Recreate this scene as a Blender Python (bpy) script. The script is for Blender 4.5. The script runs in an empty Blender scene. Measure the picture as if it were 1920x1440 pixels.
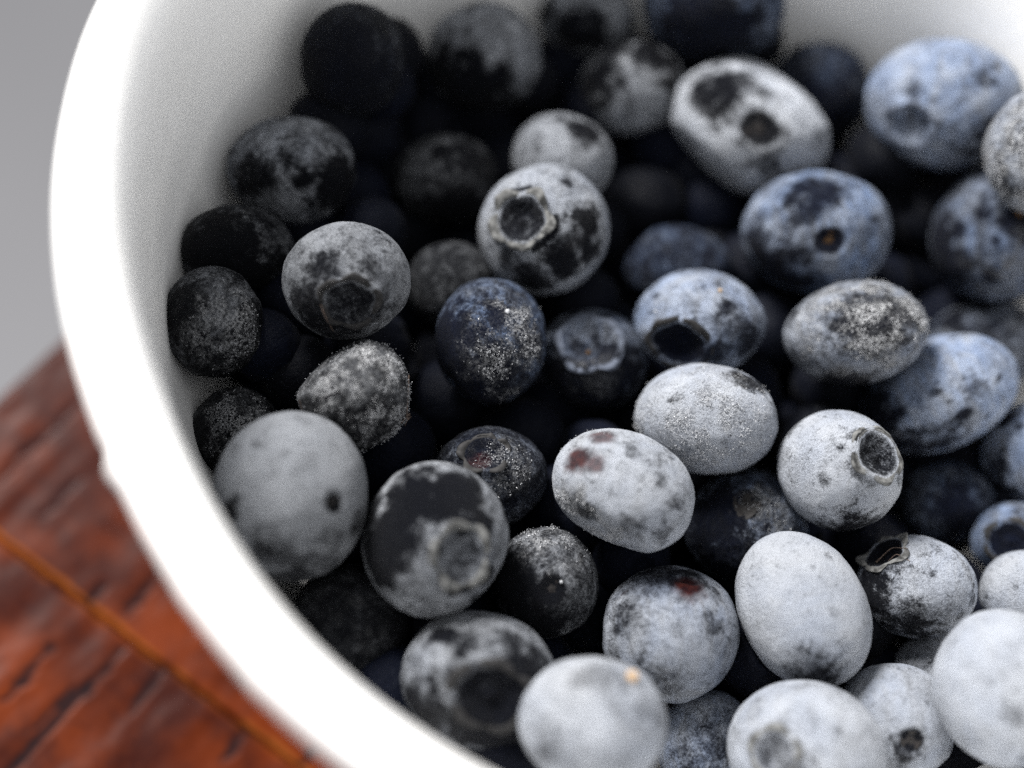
import bpy, bmesh, math, random
import numpy as np
from mathutils import Matrix, Vector

# ------------------------------------------------------------------ camera, light, exposure
MM = 0.001                                     # the tables below are in millimetres, origin at the bowl's rim height
scene = bpy.context.scene
col = scene.collection
CAM = np.array([0.0, -70.22, 95.117])
RIGHT = np.array([0.92473, 0.32928, 0.19091])
UP = np.array([-0.38062, 0.80000, 0.46382])
FWD = np.array([0.0, 0.50157, -0.86512])
FPX = 2450.0                                   # focal length in pixels of the 1920 px wide photograph

cam_data = bpy.data.cameras.new("camera")
cam = bpy.data.objects.new("camera", cam_data)
col.objects.link(cam)
cam.matrix_world = Matrix((
    (RIGHT[0], UP[0], -FWD[0], CAM[0] * MM),
    (RIGHT[1], UP[1], -FWD[1], CAM[1] * MM),
    (RIGHT[2], UP[2], -FWD[2], CAM[2] * MM),
    (0, 0, 0, 1)))
cam_data.sensor_width = 36.0
cam_data.lens = 36.0 * FPX / 1920.0
cam_data.clip_start = 0.005
cam_data.clip_end = 20.0
cam_data.dof.use_dof = True
cam_data.dof.focus_distance = 0.1355
cam_data.dof.aperture_fstop = cam_data.lens / 8.3     # 8.3 mm entrance pupil
cam_data.dof.aperture_blades = 0
scene.camera = cam

world = bpy.data.worlds.new("World")
scene.world = world
world.use_nodes = True
wbg = world.node_tree.nodes["Background"]
wbg.inputs[0].default_value = (0.98, 0.985, 1.0, 1)
wbg.inputs[1].default_value = 0.80


def area_lamp(name, pos, aim, size, power, colour):
    d = bpy.data.lights.new(name, 'AREA')
    d.shape = 'RECTANGLE'
    d.size, d.size_y = size
    d.energy = power
    d.color = colour
    o = bpy.data.objects.new(name, d)
    col.objects.link(o)
    o.location = pos
    o.rotation_euler = (Vector(aim) - Vector(pos)).to_track_quat('-Z', 'Y').to_euler()
    return o


# one soft window to the left, low enough for the rim to shade that side of the bowl
area_lamp("window_light", (-0.47, 0.26, 0.42), (0.02, 0.0, -0.02), (0.24, 0.24), 20.0, (1.0, 0.975, 0.945))

scene.view_settings.view_transform = 'Standard'
scene.view_settings.look = 'None'
scene.view_settings.exposure = 0.0
scene.view_settings.gamma = 1.0
scene.view_settings.use_curve_mapping = False
scene.cycles.max_bounces = 5
scene.cycles.diffuse_bounces = 3
scene.cycles.glossy_bounces = 2
scene.cycles.use_adaptive_sampling = False
scene.cycles.use_denoising = False          # the photograph is grainy too


# ------------------------------------------------------------------ helpers
def tag(o, label=None, category=None, group=None, kind=None):
    for k, v in (("label", label), ("category", category), ("group", group), ("kind", kind)):
        if v:
            o[k] = v
    return o


def mesh_object(name, verts, faces, material, parent=None, smooth=True, attrs=None):
    me = bpy.data.meshes.new(name)
    me.from_pydata([tuple(v) for v in verts], [], faces)
    if smooth:
        me.polygons.foreach_set("use_smooth", [True] * len(me.polygons))
    for k, arr in (attrs or {}).items():
        a = me.attributes.new(k, 'FLOAT', 'POINT')
        a.data.foreach_set("value", np.asarray(arr, dtype=np.float32))
    me.materials.append(material)
    me.update()
    o = bpy.data.objects.new(name, me)
    col.objects.link(o)
    if parent is not None:
        o.parent = parent
    return o


def vnoise(p, seed=0):
    """smooth value noise, p (n,3) -> 0..1"""
    p = np.asarray(p, dtype=np.float64) + seed * 17.31
    i = np.floor(p).astype(np.int64)
    f = p - i
    f = f * f * f * (f * (f * 6 - 15) + 10)

    def h(x, y, z):
        n = (x * 374761393 + y * 668265263 + z * 2147483647 + seed * 974711) & 0xffffffff
        n = ((n ^ (n >> 13)) * 1274126177) & 0xffffffff
        n = (n ^ (n >> 16)) & 0xffffffff
        return n / 4294967295.0
    out = 0
    for dx in (0, 1):
        wx = f[:, 0] if dx else 1 - f[:, 0]
        for dy in (0, 1):
            wy = f[:, 1] if dy else 1 - f[:, 1]
            for dz in (0, 1):
                wz = f[:, 2] if dz else 1 - f[:, 2]
                out = out + wx * wy * wz * h(i[:, 0] + dx, i[:, 1] + dy, i[:, 2] + dz)
    return out


def fbm(p, seed=0, octaves=4):
    a, s, t = 1.0, 0.0, 0.0
    for k in range(octaves):
        s = s + a * vnoise(np.asarray(p) * (2.03 ** k), seed + k * 7)
        t += a
        a *= 0.5
    return s / t


def smooth(a, b, x):
    t = np.clip((np.asarray(x, dtype=float) - a) / (b - a), 0, 1)
    return t * t * (3 - 2 * t)


class Nodes:
    """tiny shader builder"""

    def __init__(self, name):
        self.m = bpy.data.materials.new(name)
        self.m.use_nodes = True
        self.nt = self.m.node_tree
        self.bsdf = self.nt.nodes["Principled BSDF"]

    def n(self, kind, **kw):
        nd = self.nt.nodes.new(kind)
        for k, v in kw.items():
            setattr(nd, k, v)
        return nd

    def put(self, sock, v):
        if isinstance(v, bpy.types.NodeSocket):
            self.nt.links.new(v, sock)
        else:
            sock.default_value = v

    def math(self, op, a, b=0.0, c=0.0, clamp=False):
        nd = self.n('ShaderNodeMath', operation=op, use_clamp=clamp)
        self.put(nd.inputs[0], a)
        self.put(nd.inputs[1], b)
        self.put(nd.inputs[2], c)
        return nd.outputs[0]

    def mix(self, fac, a, b, blend='MIX'):
        nd = self.n('ShaderNodeMix', data_type='RGBA', blend_type=blend)
        self.put(nd.inputs[0], fac)
        self.put(nd.inputs[6], a)
        self.put(nd.inputs[7], b)
        return nd.outputs[2]

    def step(self, v, a, b, lo=0.0, hi=1.0):
        nd = self.n('ShaderNodeMapRange', interpolation_type='SMOOTHSTEP')
        self.put(nd.inputs[0], v)
        nd.inputs[1].default_value, nd.inputs[2].default_value = a, b
        nd.inputs[3].default_value, nd.inputs[4].default_value = lo, hi
        return nd.outputs[0]

    def attr(self, name):
        return self.n('ShaderNodeAttribute', attribute_name=name).outputs['Fac']

    def coords(self, scale=(1, 1, 1), random_shift=True):
        tc = self.n('ShaderNodeTexCoord').outputs['Object']
        mp = self.n('ShaderNodeMapping')
        mp.inputs['Scale'].default_value = scale
        self.put(mp.inputs[0], tc)
        if random_shift:
            r = self.n('ShaderNodeObjectInfo').outputs['Random']
            cmb = self.n('ShaderNodeCombineXYZ')
            self.put(cmb.inputs[0], self.math('MULTIPLY', r, 97.0))
            self.put(cmb.inputs[1], self.math('MULTIPLY', r, 53.0))
            self.put(cmb.inputs[2], self.math('MULTIPLY', r, 31.0))
            self.put(mp.inputs[1], cmb.outputs[0])
        return mp.outputs[0]

    def noise(self, vec, scale, detail=4.0, rough=0.55, dist=0.0):
        nd = self.n('ShaderNodeTexNoise')
        self.put(nd.inputs['Vector'], vec)
        nd.inputs['Scale'].default_value = scale
        nd.inputs['Detail'].default_value = detail
        nd.inputs['Roughness'].default_value = rough
        nd.inputs['Distortion'].default_value = dist
        return nd.outputs[0]

    def voronoi(self, vec, scale, feature='F1'):
        nd = self.n('ShaderNodeTexVoronoi', feature=feature)
        self.put(nd.inputs['Vector'], vec)
        nd.inputs['Scale'].default_value = scale
        return nd.outputs['Distance']

    def bump(self, height, strength, distance):
        nd = self.n('ShaderNodeBump')
        nd.inputs['Strength'].default_value = strength
        nd.inputs['Distance'].default_value = distance
        self.put(nd.inputs['Height'], height)
        return nd.outputs[0]

    def set(self, **kw):
        for k, v in kw.items():
            self.put(self.bsdf.inputs[k.replace('_', ' ')], v)


# ------------------------------------------------------------------ materials
def berry_material():
    s = Nodes("blueberry_skin")
    v = s.coords((1000, 1000, 1000))                       # millimetres
    bare_or_shade, rime, ruddy, blue, bloom, grey = (s.attr(k) for k in ("bare_or_shade", "rime", "ruddy", "blue", "bloom", "tone"))
    big = s.noise(v, 0.30, 2.0, 0.55)
    mid = s.noise(v, 0.9, 8.0, 0.74, 0.7)
    fine = s.noise(v, 5.0, 3.0, 0.7)
    # how thick the waxy, frosted bloom lies
    t = s.math('ADD', bloom, s.math('MULTIPLY', s.math('SUBTRACT', mid, 0.5), 1.9))
    t = s.math('ADD', t, s.math('MULTIPLY', s.math('SUBTRACT', big, 0.5), 0.65))
    t = s.math('ADD', t, s.math('MULTIPLY', s.math('SUBTRACT', fine, 0.5), 1.7))
    t = s.math('SUBTRACT', t, s.math('MULTIPLY', bare_or_shade, 0.95))
    smear = s.noise(s.coords((1000, 330, 700)), 0.55, 4.0, 0.65, 0.8)
    t = s.math('ADD', t, s.math('MULTIPLY', s.math('SUBTRACT', smear, 0.5), 0.8))
    cover = s.step(t, 0.0, 1.25)
    cover = s.math('POWER', cover, 1.5)
    blue = s.math('MULTIPLY', blue, s.step(smear, 0.30, 0.62, 0.5, 1.1))
    # colours
    pale = s.mix(blue, (0.298, 0.314, 0.342, 1), (0.124, 0.178, 0.300, 1))
    pale = s.mix(s.math('MULTIPLY', s.step(big, 0.35, 0.7), 0.4), pale, s.mix(blue, (0.375, 0.392, 0.422, 1), (0.230, 0.282, 0.380, 1)))
    sc = s.n('ShaderNodeVectorMath', operation='SCALE')
    s.put(sc.inputs[0], pale)
    s.put(sc.inputs['Scale'], grey)
    skin = s.mix(blue, (0.0026, 0.0030, 0.0046, 1), (0.0030, 0.0046, 0.012, 1))
    c = s.mix(cover, skin, sc.outputs[0])
    # white rime between the crystals
    worm = s.step(s.math('ABSOLUTE', s.math('SUBTRACT', s.noise(v, 2.5, 1.0, 0.5, 1.0), 0.5)), 0.03, 0.075)
    c = s.mix(s.math('MULTIPLY', rime, s.math('MULTIPLY', worm, 0.92)), c, (0.004, 0.004, 0.006, 1))
    c = s.mix(s.math('MULTIPLY', s.math('MULTIPLY', rime, 0.9), s.math('SUBTRACT', 1.0, worm)), c, (0.42, 0.43, 0.445, 1))
    c = s.mix(ruddy, c, s.mix(s.step(mid, 0.4, 0.65), (0.012, 0.003, 0.005, 1), (0.050, 0.010, 0.008, 1)))
    s.set(Base_Color=c,
          Roughness=s.math('SUBTRACT', 0.9, s.math('MULTIPLY', s.math('SUBTRACT', 1.0, cover), 0.45)),
          Normal=s.bump(s.noise(v, 2.6, 5.0, 0.8), 1.0, 0.00045))
    s.bsdf.inputs['Specular IOR Level'].default_value = 0.05
    s.bsdf.inputs['Sheen Weight'].default_value = 0.015
    s.bsdf.inputs['Sheen Roughness'].default_value = 0.4
    return s.m


def plain(name, colour, rough=0.7, scale=1.5, dark=0.5, bump=0.3, spec=0.3):
    s = Nodes(name)
    v = s.coords((1000, 1000, 1000))
    n = s.noise(v, scale, 4.0, 0.6)
    d = tuple(c * dark for c in colour) + (1,)
    s.set(Base_Color=s.mix(s.step(n, 0.3, 0.7), d, tuple(colour) + (1,)), Roughness=rough,
          Normal=s.bump(n, bump, 0.0002))
    s.bsdf.inputs['Specular IOR Level'].default_value = spec
    return s.m


M_BERRY = berry_material()
M_CROWN = plain("calyx_crown_dry", (0.125, 0.127, 0.126), 0.85, 1.2, 0.15)
M_CROWN_DARK = plain("calyx_crown_dark", (0.014, 0.0135, 0.0145), 0.75, 2.0, 0.2)
M_CROWN_BLUE = plain("calyx_crown_blue", (0.085, 0.10, 0.135), 0.8, 1.8, 0.45)
M_SCAR_BROWN = plain("stem_scar_brown", (0.085, 0.042, 0.012), 0.8, 2.0, 0.15, 0.6)
M_SCAR_DARK = plain("stem_scar_dark", (0.006, 0.004, 0.004), 0.6, 2.0, 0.4, 0.6)
M_FIBRE = plain("dry_fibre", (0.11, 0.08, 0.065), 0.8, 3.0, 0.5)
M_ORANGE = plain("orange_speck", (0.36, 0.25, 0.15), 0.5, 3.0, 0.7)


def ice_material():
    s = Nodes("rime_ice")
    s.set(Base_Color=(0.33, 0.34, 0.36, 1), Roughness=0.35)
    s.bsdf.inputs['Specular IOR Level'].default_value = 0.5
    return s.m


M_ICE = ice_material()


def glaze_material():
    s = Nodes("white_glaze")
    v = s.coords((1000, 1000, 1000), False)
    n = s.noise(v, 0.06, 3.0, 0.5)
    n2 = s.noise(v, 0.5, 3.0, 0.55)
    # thin tide marks and smears left by the fruit
    tc = s.coords((1000, 1000, 260), False)
    sm = s.step(s.noise(tc, 0.16, 4.0, 0.6, 1.2), 0.60, 0.72)
    c = s.mix(s.step(n, 0.3, 0.7), (0.86, 0.86, 0.85, 1), (0.88, 0.88, 0.875, 1))
    c = s.mix(s.math('MULTIPLY', sm, 0.12), c, (0.55, 0.54, 0.53, 1))
    s.set(Base_Color=c, Roughness=s.math('ADD', 0.26, s.math('MULTIPLY', n2, 0.14)),
          Normal=s.bump(s.math('ADD', n2, s.math('MULTIPLY', n, 2.0)), 0.12, 0.0004))
    s.bsdf.inputs['Coat Weight'].default_value = 0.3
    s.bsdf.inputs['Coat Roughness'].default_value = 0.15
    return s.m


def wood_material():
    s = Nodes("red_stained_wood")
    v = s.coords((1000, 420, 1000))               # grain runs across the boards, as in the cracks
    v2 = s.coords((1000, 1000, 1000))
    g = s.noise(v, 0.55, 6.0, 0.65, 0.6)
    blot = s.noise(v2, 0.055, 4.0, 0.6)
    blot2 = s.noise(v2, 0.22, 5.0, 0.65)
    ring = s.noise(v, 2.6, 3.0, 0.6)
    crack, edge_glint = s.attr("crack"), s.attr("edge_glint")
    c = s.mix(s.step(blot, 0.38, 0.62), (0.020, 0.0036, 0.0022, 1), (0.085, 0.0145, 0.0028, 1))
    c = s.mix(s.math('MULTIPLY', s.step(blot2, 0.52, 0.72), 0.7), c, (0.018, 0.004, 0.003, 1))
    c = s.mix(s.math('MULTIPLY', s.step(g, 0.45, 0.8), 0.4), c, (0.035, 0.007, 0.004, 1))
    c = s.mix(s.math('MULTIPLY', s.step(ring, 0.52, 0.75), 0.3), c, (0.11, 0.022, 0.004, 1))
    c = s.mix(edge_glint, c, (0.19, 0.052, 0.010, 1))
    c = s.mix(crack, c, (0.010, 0.007, 0.008, 1))
    h = s.math('ADD', s.math('MULTIPLY', g, 0.7), s.math('MULTIPLY', blot2, 0.5))
    s.set(Base_Color=c, Roughness=s.math('ADD', s.math('ADD', 0.34, s.math('MULTIPLY', g, 0.1)), s.math('MULTIPLY', crack, 0.5)),
          Specular_IOR_Level=s.math('MULTIPLY', s.math('SUBTRACT', 1.0, crack), 0.055),
          Normal=s.bump(h, 0.05, 0.0003))
    return s.m


def floor_material():
    s = Nodes("grey_floor")
    v = s.coords((1, 1, 1), False)
    n = s.noise(v, 3.0, 4.0, 0.6)
    s.set(Base_Color=s.mix(n, (0.17, 0.17, 0.18, 1), (0.23, 0.23, 0.242, 1)), Roughness=0.8)
    return s.m


# ------------------------------------------------------------------ setting: floor, table
TABLE_Z = -70.0
fl = mesh_object("floor", [(-3, -3, -0.72), (3, -3, -0.72), (3, 3, -0.72), (-3, 3, -0.72)], [(0, 1, 2, 3)], floor_material(), smooth=False)
tag(fl, "plain grey floor far below the table, out of focus", None, None, "structure")

A = math.radians(-14.55)
TU = np.array([math.cos(A), math.sin(A)])
TV = np.array([-TU[1], TU[0]])
M_WOOD = wood_material()

# crack strokes on the boards: (u0, v0, u1, v1, half width), in the table's own u/v millimetres
CRACKS = [(-26.5, -52.5, -26.9, -44.6, 0.55), (-20.9, -60.0, -20.45, -40.2, 0.62), (-22.4, -53.5, -21.6, -47.0, 0.4), (-15.2, -45.2, -15.45, -39.3, 0.5),
          (-3.2, -43.4, -3.4, -39.3, 0.5), (-23.0, -37.0, -23.35, -30.0, 0.5), (-27.05, -38.6, -27.4, -36.0, 0.5),
          (3.9, -38.4, 4.1, -35.4, 0.5), (-36.0, -60.0, -35.7, -48.0, 0.5), (-9.0, -60.0, -8.6, -51.0, 0.5),
          (-31.0, -64.0, -30.6, -56.0, 0.45), (9.0, -52.0, 9.3, -42.0, 0.5), (-39.0, -34.0, -38.6, -27.0, 0.45),
          (16.0, -62.0, 16.4, -41.0, 0.5), (-46.0, -36.0, -45.7, -12.0, 0.4), (28.0, -55.0, 28.3, -44.0, 0.5)]
_rc = random.Random(11)
for _ in range(60):
    u, v, l = _rc.uniform(20, 220), _rc.uniform(-150, 120), _rc.uniform(4, 16)
    CRACKS.append((u, v, u + _rc.uniform(-.5, .5), v + l, _rc.uniform(.35, .6)))

CRACKS = [(17.64 + 1.0785 * (a - 17.64), -67.97 + 1.0785 * (b + 67.97), 17.64 + 1.0785 * (c - 17.64), -67.97 + 1.0785 * (d + 67.97), w * 1.08) for a, b, c, d, w in CRACKS]
table = bpy.data.objects.new("wooden_table", None)
col.objects.link(table)
table.location = (0, 0, TABLE_Z * MM)
table.rotation_euler = (0, 0, A)
tag(table, "red brown varnished wooden table with cracked boards under the white bowl", "table")


def build_plank(u0, u1, v0, v1, step, seed):
    thick, bev = 22.0, 0.8
    us = np.unique(np.concatenate([np.linspace(u0, u0 + 2 * bev, 7), np.arange(u0 + 2 * bev, min(u1, 60), step), np.arange(max(u0 + 3, min(u1, 60)), u1, 4.0), [u1]]))
    vs = np.unique(np.concatenate([np.linspace(v0, v0 + 2 * bev, 8), np.arange(v0 + 2 * bev, v1 - 2 * bev, step), np.linspace(v1 - 2 * bev, v1, 8)]))
    U, V = np.meshgrid(us, vs, indexing='ij')
    p = np.stack([U.ravel(), V.ravel()], 1)
    p3 = np.c_[p, np.zeros(len(p))]
    wob = (fbm(p3 * np.array([0.25, 0.12, 1]), seed, 3) - 0.5)
    d_edge = np.minimum(np.minimum(p[:, 0] - u0, u1 - p[:, 0]), np.minimum(p[:, 1] - v0, v1 - p[:, 1]) + (fbm(p3 * 0.35, seed + 3, 3) - 0.5) * 0.8)
    d_edge = np.maximum(d_edge, 0)
    z = wob * 0.5 - bev * (1 - np.sqrt(np.clip(1 - (1 - np.clip(d_edge / bev, 0, 1)) ** 2, 0, 1)))
    crack = np.zeros(len(p))
    jit = (fbm(p3 * 0.6, seed + 9, 3) - 0.5)
    for (a0, b0, a1, b1, w) in CRACKS:
        d = np.array([a1 - a0, b1 - b0])
        L = np.hypot(*d)
        t = np.clip(((p - [a0, b0]) @ d) / L ** 2, 0, 1)
        q = np.array([a0, b0]) + t[:, None] * d
        dist = np.hypot(p[:, 0] - q[:, 0] + jit * 1.3, p[:, 1] - q[:, 1])
        taper = w * (0.35 + 0.65 * np.sin(np.pi * np.clip(t, 0.08, 0.92)))
        crack = np.maximum(crack, 1 - smooth(taper * 0.6, taper * 1.3, dist))
    z = z - crack * 0.22
    edge_glint = (1 - smooth(0.25, 0.9, d_edge)) * smooth(0.25, 0.55, fbm(p3 * 0.22, seed + 5, 3)) * 0.9  # highlight of the lit bevels, put into the colour as an orange line
    edge_glint = edge_glint * np.where(p[:, 1] - v0 < 4, 1.0, 0.3) * smooth(1.5, 4.0, p[:, 0] - u0)
    nu, nv = len(us), len(vs)
    verts = np.c_[p, z]
    idx = lambda i, j: i * nv + j
    faces = [(idx(i, j), idx(i + 1, j), idx(i + 1, j + 1), idx(i, j + 1)) for i in range(nu - 1) for j in range(nv - 1)]
    ring = [idx(i, 0) for i in range(nu)] + [idx(nu - 1, j) for j in range(1, nv)] + [idx(i, nv - 1) for i in range(nu - 2, -1, -1)] + [idx(0, j) for j in range(nv - 2, 0, -1)]
    base = len(verts)
    low = verts[ring].copy()
    low[:, 2] = -thick
    verts = np.r_[verts, low]
    n = len(ring)
    for k in range(n):
        a, b = ring[k], ring[(k + 1) % n]
        faces.append((b, a, base + k, base + (k + 1) % n))
    faces.append(tuple(base + k for k in range(n)))
    ex = np.zeros(n)
    return mesh_object("plank", verts * MM, faces, M_WOOD, table, True, {"crack": np.r_[crack, ex], "edge_glint": np.r_[edge_glint, ex]})


EDGE_U = -59.3
JOINT_V = -36.56
PW = 66.0
for k in range(-2, 3):
    va = JOINT_V + PW * k
    near = k in (-1, 0)
    build_plank(EDGE_U + (0.0, 0.5, -0.3)[k % 3], 230.0, va + 0.10, va + PW - 0.10, 0.5 if near else 2.2, 30 + k)

# ------------------------------------------------------------------ the bowl
BX, BY = 15.2, 12.71


def rim_radius(th):
    """outer lip, a touch out of round like hand-made ware (degrees -> mm)"""
    t = np.array([-180, -173.9, -169.6, -164.9, -155.9, -146.4, -140.3, -130.3, -125.4, -118.8, -112.5, -104.2, -90, -60, 0, 90, 150, 180.])
    r = np.array([64.9, 64.56, 64.0, 63.75, 63.31, 63.1, 62.9, 62.86, 63.1, 63.65, 63.9, 64.05, 64.0, 63.7, 63.5, 63.6, 64.6, 64.9])
    x = np.interp(th, t, r)
    x = sum(np.interp((th + d + 180) % 360 - 180, t, r) for d in range(-9, 10)) / 19.0
    return x


def build_bowl():
    n = 540
    # profile: (radius offset from the lip's outer radius, z), from the foot up the outside, over the lip, down the inside
    prof = [(-63.3, -58.5), (-38, -58.5), (-34.5, -59.5), (-32.5, -68.6), (-31.0, -70.0), (-29.0, -69.6), (-28.0, -61.0), (-25.5, -56.5), (-19.5, -51.0), (-13.0, -42.0), (-8.6, -33.0), (-5.4, -22.0), (-3.2, -12.0),
            (-2.0, -7.0), (-1.1, -4.2), (-0.45, -2.9), (-0.1, -1.7), (0.0, -0.9), (-0.2, -0.1), (-0.7, 0.6), (-1.4, 0.95), (-2.1, 1.0), (-2.9, 0.75), (-3.7, 0.15), (-4.6, -0.7), (-5.4, -1.9), (-6.0, -3.8), (-6.5, -7.0), (-7.0, -12.0), (-7.7, -19.0), (-8.6, -26.0), (-10.5, -32.0), (-14.0, -38.5), (-21.0, -45.0), (-30.0, -49.5), (-42.0, -51.8), (-63.3, -52.2)]
    prof = np.array(prof)
    th = np.linspace(-180, 180, n, endpoint=False)
    R = rim_radius(th)
    cs, sn = np.cos(np.radians(th)), np.sin(np.radians(th))
    verts = []
    for k, (dr, z) in enumerate(prof):
        lip = smooth(-9.0, -0.5, dr) * smooth(-12, 0, z)
        p = np.c_[cs * 30, sn * 30, np.full(n, z * 0.6)]
        wob = (fbm(p * 0.55, 3, 3) - 0.5) * 0.04 + (fbm(p * 0.1, 8, 2) - 0.5) * 0.3
        chip = np.zeros(n)
        for c0, amp, wd in ((-130.4, 0.5, 0.9), (-131.9, -0.25, 0.7), (-119.5, 0.12, 0.8), (-111.8, 0.12, 0.7)):
            chip += amp * np.exp(-((th - c0) / wd) ** 2)
        outer = 1.0 if 12 <= k <= 18 else (0.3 if k < 22 else 0.12)
        r = (63.3 if k in (0, len(prof) - 1) else R) + dr + (wob * 0.6 + chip) * lip * outer
        zz = z + wob * lip * 0.5
        verts.append(np.c_[r * cs, r * sn, zz if np.ndim(zz) else np.full(n, zz)])
    verts = np.concatenate(verts)
    faces = []
    m = len(prof)
    for k in range(m - 1):
        for j in range(n):
            j2 = (j + 1) % n
            faces.append((k * n + j, k * n + j2, (k + 1) * n + j2, (k + 1) * n + j))
    faces.append(tuple(range(n))[::-1])
    faces.append(tuple((m - 1) * n + j for j in range(n)))
    o = mesh_object("bowl", verts * MM, faces, glaze_material())
    o.location = (BX * MM, BY * MM, 0)
    return o


tag(build_bowl(), "white glazed bowl with thick rounded lip holding the blueberries", "bowl")

# ------------------------------------------------------------------ blueberries
_bm = bmesh.new()
bmesh.ops.create_icosphere(_bm, subdivisions=6, radius=1.0)
ICO_V = np.array([v.co[:] for v in _bm.verts])
ICO_F = [tuple(v.index for v in f.verts) for f in _bm.faces]
_bm.free()
_bm = bmesh.new()
bmesh.ops.create_icosphere(_bm, subdivisions=5, radius=1.0)
ICO5_V = np.array([v.co[:] for v in _bm.verts])
ICO5_F = [tuple(v.index for v in f.verts) for f in _bm.faces]
_bm.free()


def frame_at(c, ang):
    """a berry's own axes: x and y across, z out of the bowl towards the viewer, turned by ang"""
    z = CAM - c
    z = z / np.linalg.norm(z)
    x = RIGHT - z * (RIGHT @ z)
    x = x / np.linalg.norm(x)
    y = np.cross(z, x)
    a = math.radians(ang)
    return np.stack([math.cos(a) * x + math.sin(a) * y, -math.sin(a) * x + math.cos(a) * y, z], 1)


def pole_basis(d):
    d = d / np.linalg.norm(d)
    h = np.array([0, 1.0, 0]) if abs(d[1]) < 0.8 else np.array([1.0, 0, 0])
    a = np.cross(h, d)
    a = a / np.linalg.norm(a)
    return np.stack([a, np.cross(d, a), d], 1)


def pent(ph, seed):
    """outline of the calyx: a soft pentagon"""
    a = (ph + seed) % (2 * math.pi / 5) - math.pi / 5
    return 0.82 + 0.18 * (0.9 / np.cos(a))


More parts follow.
